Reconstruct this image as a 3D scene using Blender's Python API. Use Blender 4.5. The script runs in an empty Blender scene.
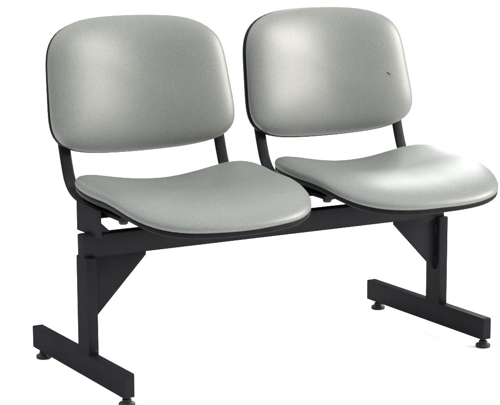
import bpy, bmesh, math, random
from mathutils import Vector, Matrix, noise as mnoise
from math import sin, cos, pi

scene = bpy.context.scene
col = scene.collection

# ------------------------------------------------------------------ camera
CAM = Vector((-1.53276, -3.37809, 1.09457))
yaw, pitch, roll = 0.52153, 0.1781, -0.00406
d = Vector((sin(yaw)*cos(pitch), cos(yaw)*cos(pitch), -sin(pitch)))
r0 = Vector((cos(yaw), -sin(yaw), 0.0)); u0 = r0.cross(d)
r = r0*cos(roll) + u0*sin(roll); u = u0*cos(roll) - r0*sin(roll)
cam_data = bpy.data.cameras.new("camera")
cam = bpy.data.objects.new("camera", cam_data); col.objects.link(cam)
m = Matrix((r, u, -d)).transposed().to_4x4(); m.translation = CAM
cam.matrix_world = m
cam_data.sensor_fit = 'HORIZONTAL'; cam_data.sensor_width = 36.0
cam_data.lens = 1698.15/500*36.0
cam_data.clip_start = 0.05; cam_data.clip_end = 500
scene.camera = cam

# ------------------------------------------------------------------ light
world = bpy.data.worlds.new("World"); scene.world = world; world.use_nodes = True
# a white studio: soft light all round, plus lobes added overhead and faintly behind
wn = world.node_tree; bg = wn.nodes["Background"]
wtc = wn.nodes.new("ShaderNodeTexCoord")
def lobe(direction, lo, hi, amount):
    dp = wn.nodes.new("ShaderNodeVectorMath"); dp.operation = 'DOT_PRODUCT'
    dp.inputs[1].default_value = Vector(direction).normalized()
    wn.links.new(wtc.outputs["Generated"], dp.inputs[0])
    mr = wn.nodes.new("ShaderNodeMapRange"); mr.interpolation_type = 'SMOOTHSTEP'
    mr.inputs["From Min"].default_value = lo; mr.inputs["From Max"].default_value = hi
    mr.inputs["To Min"].default_value = 0.0; mr.inputs["To Max"].default_value = amount
    wn.links.new(dp.outputs["Value"], mr.inputs["Value"]); return mr.outputs["Result"]
def plus(a, b_):
    ad = wn.nodes.new("ShaderNodeMath"); ad.operation = 'ADD'
    wn.links.new(a, ad.inputs[0])
    if isinstance(b_, float): ad.inputs[1].default_value = b_
    else: wn.links.new(b_, ad.inputs[1])
    return ad.outputs[0]
LOBES = [((0.0, 0.15, 0.95), 0.15, 0.95, 3.85), ((0.1, 1.0, 0.15), 0.0, 0.8, 0.12)]
tot = plus(lobe(*LOBES[0]), lobe(*LOBES[1]))
tot = plus(tot, 0.22)
bg.inputs["Color"].default_value = (1.0, 1.0, 1.0, 1)
wn.links.new(tot, bg.inputs["Strength"])

def area(name, loc, target, size, power, color=(1, 1, 1)):
    l = bpy.data.lights.new(name, 'AREA'); l.shape = 'SQUARE'; l.size = size
    l.energy = power; l.color = color
    o = bpy.data.objects.new(name, l); col.objects.link(o); o.location = loc
    o.rotation_euler = (Vector(target)-Vector(loc)).to_track_quat('-Z', 'Y').to_euler()
    return o
area("key_light", (8.35, -3.7, 3.7), (0.55, 0.0, 0.5), 2.3, 1600, (1.0, 0.96, 0.895))
area("rim_light", (4.1, 3.3, 2.75), (0.7, -0.1, 0.45), 0.9, 270, (0.98, 0.985, 1.0))

scene.view_settings.view_transform = 'Standard'; scene.view_settings.look = 'None'
scene.view_settings.exposure = 0.0; scene.view_settings.gamma = 1.0
scene.render.engine = 'CYCLES'
scene.cycles.use_denoising = True
scene.cycles.max_bounces = 8

# ------------------------------------------------------------------ materials
def newmat(name):
    mt = bpy.data.materials.new(name); mt.use_nodes = True
    nt = mt.node_tree; b = nt.nodes["Principled BSDF"]
    tc = nt.nodes.new("ShaderNodeTexCoord")
    return mt, nt, b, tc
def noise(nt, tc, scale, detail=2.0, rough=0.5):
    n = nt.nodes.new("ShaderNodeTexNoise"); n.inputs["Scale"].default_value = scale
    n.inputs["Detail"].default_value = detail; n.inputs["Roughness"].default_value = rough
    nt.links.new(tc.outputs["Object"], n.inputs["Vector"]); return n
def ramp(nt, src, stops):
    r_ = nt.nodes.new("ShaderNodeValToRGB"); e = r_.color_ramp.elements
    e[0].position, e[0].color = stops[0][0], (*stops[0][1], 1)
    e[1].position, e[1].color = stops[-1][0], (*stops[-1][1], 1)
    for p, c in stops[1:-1]:
        x = e.new(p); x.color = (*c, 1)
    nt.links.new(src, r_.inputs["Fac"]); return r_
def bump(nt, b, src, strength, dist):
    bp = nt.nodes.new("ShaderNodeBump"); bp.inputs["Strength"].default_value = strength
    bp.inputs["Distance"].default_value = dist
    nt.links.new(src, bp.inputs["Height"]); nt.links.new(bp.outputs["Normal"], b.inputs["Normal"]); return bp

def add_gloss(nt, b, fac, rough, color=(1, 1, 1)):
    """even satin gloss over the diffuse body (no strong brightening at the silhouette)"""
    b.inputs["Specular IOR Level"].default_value = 0.0; b.inputs["IOR"].default_value = 1.01
    g = nt.nodes.new("ShaderNodeBsdfAnisotropic"); g.inputs["Roughness"].default_value = rough
    g.inputs["Color"].default_value = (*color, 1)
    mx = nt.nodes.new("ShaderNodeMixShader"); mx.inputs[0].default_value = fac
    out = nt.nodes["Material Output"]
    nt.links.new(b.outputs[0], mx.inputs[1]); nt.links.new(g.outputs[0], mx.inputs[2])
    nt.links.new(mx.outputs[0], out.inputs["Surface"])
    for l in b.inputs["Normal"].links: nt.links.new(l.from_socket, g.inputs["Normal"])

def fabric_material():
    mt, nt, b, tc = newmat("grey_green_fabric")
    fine = noise(nt, tc, 330, 3, 0.7)
    big = noise(nt, tc, 9, 3, 0.55)
    rc = ramp(nt, fine.outputs["Fac"], [(0.30, (0.058, 0.065, 0.060)), (0.5, (0.077, 0.084, 0.077)), (0.72, (0.101, 0.108, 0.097))])
    rb = ramp(nt, big.outputs["Fac"], [(0.3, (0.93, 0.95, 0.95)), (0.7, (1.0, 1.0, 0.985))])
    mx = nt.nodes.new("ShaderNodeMix"); mx.data_type = 'RGBA'; mx.blend_type = 'MULTIPLY'
    mx.inputs[0].default_value = 1.0
    nt.links.new(rc.outputs["Color"], mx.inputs[6]); nt.links.new(rb.outputs["Color"], mx.inputs[7])
    nt.links.new(mx.outputs[2], b.inputs["Base Color"])
    b.inputs["Roughness"].default_value = 0.44
    b.inputs["Specular IOR Level"].default_value = 0.8
    weave = noise(nt, tc, 650, 2, 0.6)
    bump(nt, b, weave.outputs["Fac"], 0.25, 0.0010)
    add_gloss(nt, b, 0.056, 0.48)
    return mt
def metal_material():
    mt, nt, b, tc = newmat("black_powder_coat")
    n1 = noise(nt, tc, 30, 6, 0.6)
    rc = ramp(nt, n1.outputs["Fac"], [(0.3, (0.0070, 0.0065, 0.0085)), (0.6, (0.0084, 0.0078, 0.0102)), (0.8, (0.0108, 0.0101, 0.0128))])
    # sparse rubbed flecks in the coating
    n3 = noise(nt, tc, 75, 5, 0.75)
    fl = ramp(nt, n3.outputs["Fac"], [(0.66, (0, 0, 0)), (0.72, (1, 1, 1))])
    mx = nt.nodes.new("ShaderNodeMix"); mx.data_type = 'RGBA'
    nt.links.new(fl.outputs["Color"], mx.inputs[0]); nt.links.new(rc.outputs["Color"], mx.inputs[6])
    mx.inputs[7].default_value = (0.045, 0.045, 0.055, 1)
    nt.links.new(mx.outputs[2], b.inputs["Base Color"])
    n2 = noise(nt, tc, 900, 2, 0.5)
    b.inputs["Roughness"].default_value = 0.5
    b.inputs["Specular IOR Level"].default_value = 0.25; b.inputs["IOR"].default_value = 1.15
    bump(nt, b, n2.outputs["Fac"], 0.25, 0.0006)
    add_gloss(nt, b, 0.006, 0.36)
    return mt
def plastic_material(name, base, rough, spec):
    mt, nt, b, tc = newmat(name)
    n1 = noise(nt, tc, 60, 4)
    rc = ramp(nt, n1.outputs["Fac"], [(0.3, tuple(c*0.8 for c in base)), (0.7, tuple(c*1.2 for c in base))])
    nt.links.new(rc.outputs["Color"], b.inputs["Base Color"])
    b.inputs["Roughness"].default_value = rough; b.inputs["Specular IOR Level"].default_value = spec
    n2 = noise(nt, tc, 700, 2); bump(nt, b, n2.outputs["Fac"], 0.3, 0.0005)
    return mt
def floor_material():
    mt, nt, b, tc = newmat("white_studio_paper")
    n = noise(nt, tc, 3, 3)
    rc = ramp(nt, n.outputs["Fac"], [(0.3, (0.93, 0.93, 0.93)), (0.7, (0.95, 0.95, 0.95))])
    nt.links.new(rc.outputs["Color"], b.inputs["Base Color"])
    b.inputs["Roughness"].default_value = 0.9; b.inputs["Specular IOR Level"].default_value = 0.1
    return mt
FABRIC = fabric_material(); METAL = metal_material()
SHELL = plastic_material("black_moulded_plastic", (0.0045, 0.004, 0.005), 0.6, 0.06)
RUBBER = plastic_material("black_rubber", (0.008, 0.008, 0.009), 0.6, 0.2)
STEEL = plastic_material("dark_bolt_steel", (0.012, 0.012, 0.014), 0.45, 0.2); 
PAPER = floor_material()

# ------------------------------------------------------------------ helpers
def soften(bm, seed, amp):
    """slight unevenness of hand-stretched upholstery"""
    for v in bm.verts:
        p = v.co*9+Vector((seed*7.3, seed*3.1, seed*1.7))
        q = v.co*28+Vector((seed*2.3, seed*5.1, 0))
        n = Vector((mnoise.noise(p), mnoise.noise(p+Vector((31, 0, 0))), mnoise.noise(p+Vector((0, 47, 0)))))
        v.co += n*amp+Vector((0, -0.3, 1))*mnoise.noise(q)*amp*0.22
def link(name, bm, mat, parent=None, smooth=False, sub=0, sharp=None):
    bmesh.ops.recalc_face_normals(bm, faces=bm.faces)
    me = bpy.data.meshes.new(name); bm.to_mesh(me); bm.free()
    me.materials.append(mat)
    for p in me.polygons: p.use_smooth = smooth
    if sharp is not None: me.set_sharp_from_angle(angle=math.radians(sharp))
    o = bpy.data.objects.new(name, me); col.objects.link(o)
    if parent: o.parent = parent
    if sub:
        s = o.modifiers.new("Subdivision", 'SUBSURF'); s.levels = sub; s.render_levels = sub
    return o
def add_box(bm, x0, x1, y0, y1, z0, z1, bev=0.0025, seg=3):
    g = bmesh.ops.create_cube(bm, size=1.0); vs = g['verts']
    bmesh.ops.scale(bm, vec=(x1-x0, y1-y0, z1-z0), verts=vs)
    bmesh.ops.translate(bm, vec=((x0+x1)/2, (y0+y1)/2, (z0+z1)/2), verts=vs)
    if bev:
        es = list({e for v in vs for e in v.link_edges})
        bmesh.ops.bevel(bm, geom=es, offset=bev, segments=seg, profile=0.5, affect='EDGES')
def add_prism(bm, pts, axis, a0, a1, bev=0.0):
    """extrude a polygon; axis 'x' -> pts are (y,z), axis 'y' -> pts are (x,z)"""
    def P(p, a): return (a, p[0], p[1]) if axis == 'x' else (p[0], a, p[1])
    A = [bm.verts.new(P(p, a0)) for p in pts]; B = [bm.verts.new(P(p, a1)) for p in pts]
    n = len(pts); fs = [bm.faces.new(A), bm.faces.new(B[::-1])]
    for i in range(n): fs.append(bm.faces.new((A[i], B[i], B[(i+1) % n], A[(i+1) % n])))
    if bev:
        bmesh.ops.recalc_face_normals(bm, faces=fs)
        bmesh.ops.bevel(bm, geom=list({e for f in fs for e in f.edges}), offset=bev, segments=2, profile=0.5, affect='EDGES')
def add_lathe(bm, prof, cx, cy, seg=32):
    rings = []
    for (rr, z) in prof:
        rings.append([bm.verts.new((cx+rr*cos(2*pi*k/seg), cy+rr*sin(2*pi*k/seg), z)) for k in range(seg)])
    for a, b_ in zip(rings, rings[1:]):
        for k in range(seg): bm.faces.new((a[k], a[(k+1) % seg], b_[(k+1) % seg], b_[k]))
    bm.faces.new(rings[0][::-1]); bm.faces.new(rings[-1])
def add_rings(bm, rings, close_start=True, close_end=True):
    """rings: lists of points with equal length; centre point closes the ends"""
    R = [[bm.verts.new(p) for p in ring] for ring in rings]
    n = len(R[0])
    for a, b_ in zip(R, R[1:]):
        for k in range(n): bm.faces.new((a[k], a[(k+1) % n], b_[(k+1) % n], b_[k]))
    for ring, fl in ((R[0], close_start), (R[-1], close_end)):
        if fl:
            c = Vector((0, 0, 0))
            for v in ring: c += v.co
            cv = bm.verts.new(c/n)
            for k in range(n): bm.faces.new((ring[k], ring[(k+1) % n], cv))

# ------------------------------------------------------------------ setting
bm = bmesh.new(); add_box(bm, -30, 30, -30, 30, -0.05, 0.0, 0)
floor = link("floor", bm, PAPER); floor["kind"] = "structure"
floor.location.z = 0.0

# ------------------------------------------------------------------ the bench
bench = bpy.data.objects.new("beam_bench", None); col.objects.link(bench)
bench["label"] = "two-seat waiting bench with grey-green fabric seats and backs on a black steel beam and legs"
bench["category"] = "bench"

W, T, FH = 1.0, 0.0268, 0.0542           # span, tube thickness, foot tube height
FZ = 0.0753; FB, FF = 0.3505, -0.157     # foot top, back end, front end
PB, PF, PZ = 0.0819, 0.0248, 0.296       # post back, front, top
BB, BF, BH = 0.0745, 0.0396, 0.0535      # beam back, front, height

bm = bmesh.new(); add_box(bm, 0.003, W-0.003, BF, BB, PZ+0.0005, PZ+BH, 0.003)
beam = link("beam", bm, METAL, bench, True, sharp=35)
for x0, x1 in ((0.0008, 0.0045), (W-0.0045, W-0.0008)):
    bm = bmesh.new(); add_box(bm, x0, x1, BF+0.001, BB-0.001, PZ+0.0015, PZ+BH-0.001, 0.0012)
    link("end_cap", bm, METAL, beam, True, sharp=35)

def make_leg(x0, x1, inner):
    bm = bmesh.new(); add_box(bm, x0, x1, PF, PB, FZ-0.004, PZ+0.003, 0.0025)
    leg = link("leg", bm, METAL, bench, True, sharp=35)
    bm = bmesh.new(); add_box(bm, x0-0.0004, x1+0.0004, FF, FB, FZ-FH, FZ, 0.0028)
    link("foot_bar", bm, METAL, leg, True, sharp=35)
    for y0, y1 in ((FF-0.0022, FF+0.002), (FB-0.002, FB+0.0022)):
        bm = bmesh.new(); add_box(bm, x0+0.0014, x1-0.0014, y0, y1, FZ-FH+0.0018, FZ-0.0018, 0.0012)
        link("end_cap", bm, METAL, leg, True, sharp=35)
    xi = x1 if inner > 0 else x0
    s = inner
    bm = bmesh.new()
    g = 0.130
    add_prism(bm, [(xi-s*0.0010, PZ+0.005), (xi+s*g, PZ+0.005), (xi+s*g, PZ-0.006), (xi+s*0.006, PZ-0.133), (xi-s*0.0010, PZ-0.133)],
              'y', BF+0.0005, BF+0.0045, 0.0007)
    # stitch welds along the upright
    for zc, ln in ((PZ-0.028, 0.026), (PZ-0.105, 0.022)):
        add_box(bm, min(xi, xi+s*0.004), max(xi, xi+s*0.004), BF-0.0035, BF+0.001, zc-ln/2, zc+ln/2, 0.0012)
    link("gusset", bm, METAL, leg, True, sharp=35)
    cx = (x0+x1)/2
    for cy in (FB-0.035, FF+0.013):
        bm = bmesh.new()
        add_lathe(bm, [(0.0165, 0.0), (0.0185, 0.0015), (0.0185, 0.007), (0.0170, 0.009), (0.011, 0.0105), (0.0105, 0.0165), (0.0055, 0.0170), (0.0055, FZ-FH+0.002)], cx, cy)
        link("levelling_foot", bm, RUBBER, leg, True, sharp=40)
    return leg
make_leg(0.0, T, 1)
make_leg(W-T, W, -1)

# ---- seat and back surfaces
NICK = (0.71, -0.125)
TH = [2*pi*k/96 for k in range(96)]
def sgnpow_dir(th, n):
    c, s_ = cos(th), sin(th); rr = (abs(c)**n+abs(s_)**n)**(-1.0/n); return rr*c, rr*s_
SP = {'cx': 0.2573, 'cy': -0.0106, 'a': 0.2394, 'b': 0.2072, 'n': 4.2986, 'taper': 0.0391, 'z0': 0.3942, 'slope': -0.0228, 'cupb': 0.064, 'cupf': 0.0095, 'fall': 0.0347, 'pitch': 0.532, 't': 0.0427, 'bow': 0.0268, 'crown': 4.1984, 'back': 0.036, 'cm': -0.0034, 'thin': 0.009}
def seat_pt(th, s, ox):
    a0, b0 = sgnpow_dir(th, SP['n']); uu, vv = s*a0, s*b0
    x = SP['cx']+ox+SP['a']*uu*(1+SP['taper']*vv)
    y = SP['cy']+SP['b']*vv-SP['bow']*(1-uu*uu)*(1-vv)/2
    w = (1+vv)/2
    z = SP['z0']+SP['slope']*vv+(SP['cupb']*w+SP['cupf']*(1-w)-SP['cm']*(1-vv*vv))*uu*uu-SP['fall']*min(1, max(0, -vv))**2+SP['back']*min(1, max(0, vv))**2
    return x, y, z
def make_seat(ox):
    bm = bmesh.new(); rings = []
    for k in range(1, 25):
        s = 1-(1-k/24)**1.8; s = min(s, 0.9995)
        h = (1-s**SP['crown'])**0.5
        ring = []
        for th in TH:
            x, y, z = seat_pt(th, s, ox); vv = s*sgnpow_dir(th, SP['n'])[1]
            ring.append((x, y, z+0.006+h*(SP['t']+SP['thin']*vv)))
        rings.append(ring)
    for s, dz in ((1.0, 0.004), (0.998, 0.0015), (0.990, 0.0), (0.95, 0.0), (0.6, 0.0)):
        rings.append([(lambda p: (p[0], p[1], p[2]+dz))(seat_pt(th, s, ox)) for th in TH])
    add_rings(bm, rings); soften(bm, 1+ox, 0.0014)
    seat = link("seat", bm, FABRIC, bench, True)
    bm = bmesh.new(); rings = []
    for s, dz in ((0.5, 0.0004), (0.93, 0.0004), (0.985, 0.0008), (0.9935, -0.0015), (0.996, -0.005), (0.992, -0.0095), (0.978, -0.0125), (0.93, -0.0135), (0.5, -0.0135)):
        rings.append([(lambda p: (p[0], p[1], p[2]+dz))(seat_pt(th, s, ox)) for th in TH])
    add_rings(bm, rings)
    link("seat_shell", bm, SHELL, seat, True)
    return seat
BP = {'cx': 0.2525, 'cy': 0.2972, 'cz': 0.6417, 'a': 0.2384, 'b': 0.146, 'n': 5.0242, 'taper': -0.0463, 'tilt': 0.2344, 'curve': 0.077, 't': 0.0478, 'bowt': 0.0309, 'bowb': 0.0057, 'pitch': 0.5283}
def back_pt(th, s, dd, ox):
    a0, b0 = sgnpow_dir(th, BP['n']); uu, vv = s*a0, s*b0
    lx = BP['a']*uu*(1+BP['taper']*vv)
    lz = BP['b']*vv+(BP['bowt']*(1+vv)/2-BP['bowb']*(1-vv)/2)*(1-uu*uu)
    q = dd+BP['curve']*(uu*uu-0.4*uu**4)
    ti = BP['tilt']
    return (BP['cx']+ox+lx, BP['cy']+lz*sin(ti)-q*cos(ti), BP['cz']+lz*cos(ti)+q*sin(ti))
def make_back(ox):
    bm = bmesh.new(); rings = []
    t = BP['t']
    for k in range(1, 25):
        s = 1-(1-k/24)**1.7
        k_ = 0.20+0.80*(1-min(1, s)**2.25)**0.5
        rings.append([back_pt(th, min(s, .9995), t*k_, ox) for th in TH])
    for s, k_ in ((1.0, .18), (1.0, .11), (0.998, .06), (.992, .02), (0.98, 0.0), (0.6, 0.0)):
        rings.append([back_pt(th, s, t*k_, ox) for th in TH])
    add_rings(bm, rings); soften(bm, 4+ox, 0.0008)
    back = link("backrest", bm, FABRIC, bench, True)
    bm = bmesh.new(); rings = []
    rim = 0.004 if ox > 0 else -0.006      # the near shell sits tucked in behind its cushion
    for s, q in ((0.5, -0.0004), (0.97, -0.0004), (0.994, 0.0012), (1.002, -0.0008), (1.006, -0.004), (1.005, -0.0095), (0.997, -0.0135), (0.97, -0.0155), (0.5, -0.0155)):
        rings.append([back_pt(th, s+(rim if s > 0.98 else 0), q, ox) for th in TH])
    add_rings(bm, rings)
    link("back_shell", bm, SHELL, back, True)
    return back

def sweep_bar(bm, path, xc, w, t, n_round=6):
    """flat bar with rounded edges along a (y, z) path at x = xc"""
    pts = [Vector((0, p[0], p[1])) for p in path]
    # Catmull-Rom refine
    fine = []
    for i in range(len(pts)-1):
        p0 = pts[max(0, i-1)]; p1 = pts[i]; p2 = pts[i+1]; p3 = pts[min(len(pts)-1, i+2)]
        for k in range(8):
            q = k/8
            fine.append(0.5*((2*p1)+(-p0+p2)*q+(2*p0-5*p1+4*p2-p3)*q*q+(-p0+3*p1-3*p2+p3)*q**3))
    fine.append(pts[-1])
    rings = []
    for i, p in enumerate(fine):
        tg = (fine[min(i+1, len(fine)-1)]-fine[max(0, i-1)]).normalized()
        nrm = Vector((0, -tg.z, tg.y)); ring = []
        e = t*0.40
        for (sx, sn_) in ((1, 1), (-1, 1), (-1, -1), (1, -1)):
            base = {(1, 1): 0, (-1, 1): pi/2, (-1, -1): pi, (1, -1): 1.5*pi}[(sx, sn_)]
            for k in range(5):
                a = base+k/4*pi/2
                ring.append(Vector((xc, p.y, p.z))+Vector((1, 0, 0))*(sx*(w/2-e)+e*cos(a))+nrm*(sn_*(t/2-e)+e*sin(a)))
        rings.append(ring)
    add_rings(bm, rings)

PATH = [(-0.076, 0.4000), (0.02, 0.4030), (0.12, 0.4080), (0.165, 0.4125), (0.200, 0.4255), (0.222, 0.4475), (0.2355, 0.4770), (0.2485, 0.5150), (0.2605, 0.5550), (0.2775, 0.620), (0.2935, 0.690)]
def make_supports(ox):
    cx = SP['cx']+ox
    for sgn in (-1, 1):
        xc = cx+sgn*0.2065
        bm = bmesh.new(); sweep_bar(bm, PATH, xc, 0.029, 0.0105)
        bar = link("back_support", bm, METAL, bench, True, sharp=50)
        bm = bmesh.new(); add_lathe(bm, [(0.0075, 0.3875), (0.0105, 0.3895), (0.0110, 0.3965)], xc, -0.064, 24)
        link("bolt", bm, STEEL, bar, False)
        # saddle bracket standing on the beam: folded plate, top flange and a triangular web
        bm = bmesh.new()
        xp = cx+sgn*0.2385
        s = -sgn
        x0, x1 = sorted((xp, xp+s*0.0035))
        add_prism(bm, [(-0.012, PZ+BH-0.001), (0.116, PZ+BH-0.001), (0.116, 0.4175), (-0.012, 0.4105)], 'x', x0, x1, 0.0008)
        fx0, fx1 = sorted((xp+s*0.003, xp+s*0.035))
        add_prism(bm, [(-0.010, 0.3945), (0.114, 0.3995), (0.114, 0.4025), (-0.010, 0.3975)], 'x', fx0, fx1, 0.0006)
        xa = xp+s*0.0038
        add_prism(bm, [(xa, PZ+BH-0.001), (xa+s*0.046, PZ+BH-0.001), (xa+s*0.046, PZ+BH+0.004), (xa+s*0.008, 0.3885), (xa+s*0.008, 0.3952), (xa, 0.3952)], 'y', 0.045, 0.049, 0.0006)
        link("seat_bracket", bm, METAL, bench, True, sharp=35)

PITCH = 0.530
for i in range(2):
    ox = i*PITCH
    make_seat(ox)
    bk = make_back(ox)
    make_supports(ox)
    if i == 1:
        # small dark nick in the cover of the right-hand back
        bm = bmesh.new()
        ti = BP['tilt']
        def surf(uu, vv):
            n = BP['n']; s = (abs(uu)**n+abs(vv)**n)**(1/n)
            lx = BP['a']*uu*(1+BP['taper']*vv)
            lz = BP['b']*vv+(BP['bowt']*(1+vv)/2-BP['bowb']*(1-vv)/2)*(1-uu*uu)
            q = BP['t']*(0.20+0.80*(1-s**2.25)**0.5)+BP['curve']*(uu*uu-0.4*uu**4)+0.0008
            return Vector((BP['cx']+ox+lx, BP['cy']+lz*sin(ti)-q*cos(ti), BP['cz']+lz*cos(ti)+q*sin(ti)))
        dx, dz = 0.019, 0.024
        outline = [(-1, 1), (-.55, .95), (.3, .15), (.9, -.6), (1, -1), (.5, -.75), (-.3, -.05), (-.9, .6)]
        lo = [bm.verts.new(surf(NICK[0]+p[0]*dx, NICK[1]+p[1]*dz)) for p in outline]
        hi = [bm.verts.new(surf(NICK[0]+p[0]*dx*.8, NICK[1]+p[1]*dz*.8)+Vector((0, -0.0006, 0))) for p in outline]
        bm.faces.new(hi)
        for k in range(8): bm.faces.new((lo[k], lo[(k+1) % 8], hi[(k+1) % 8], hi[k]))
        link("fabric_nick", bm, STEEL, bk)
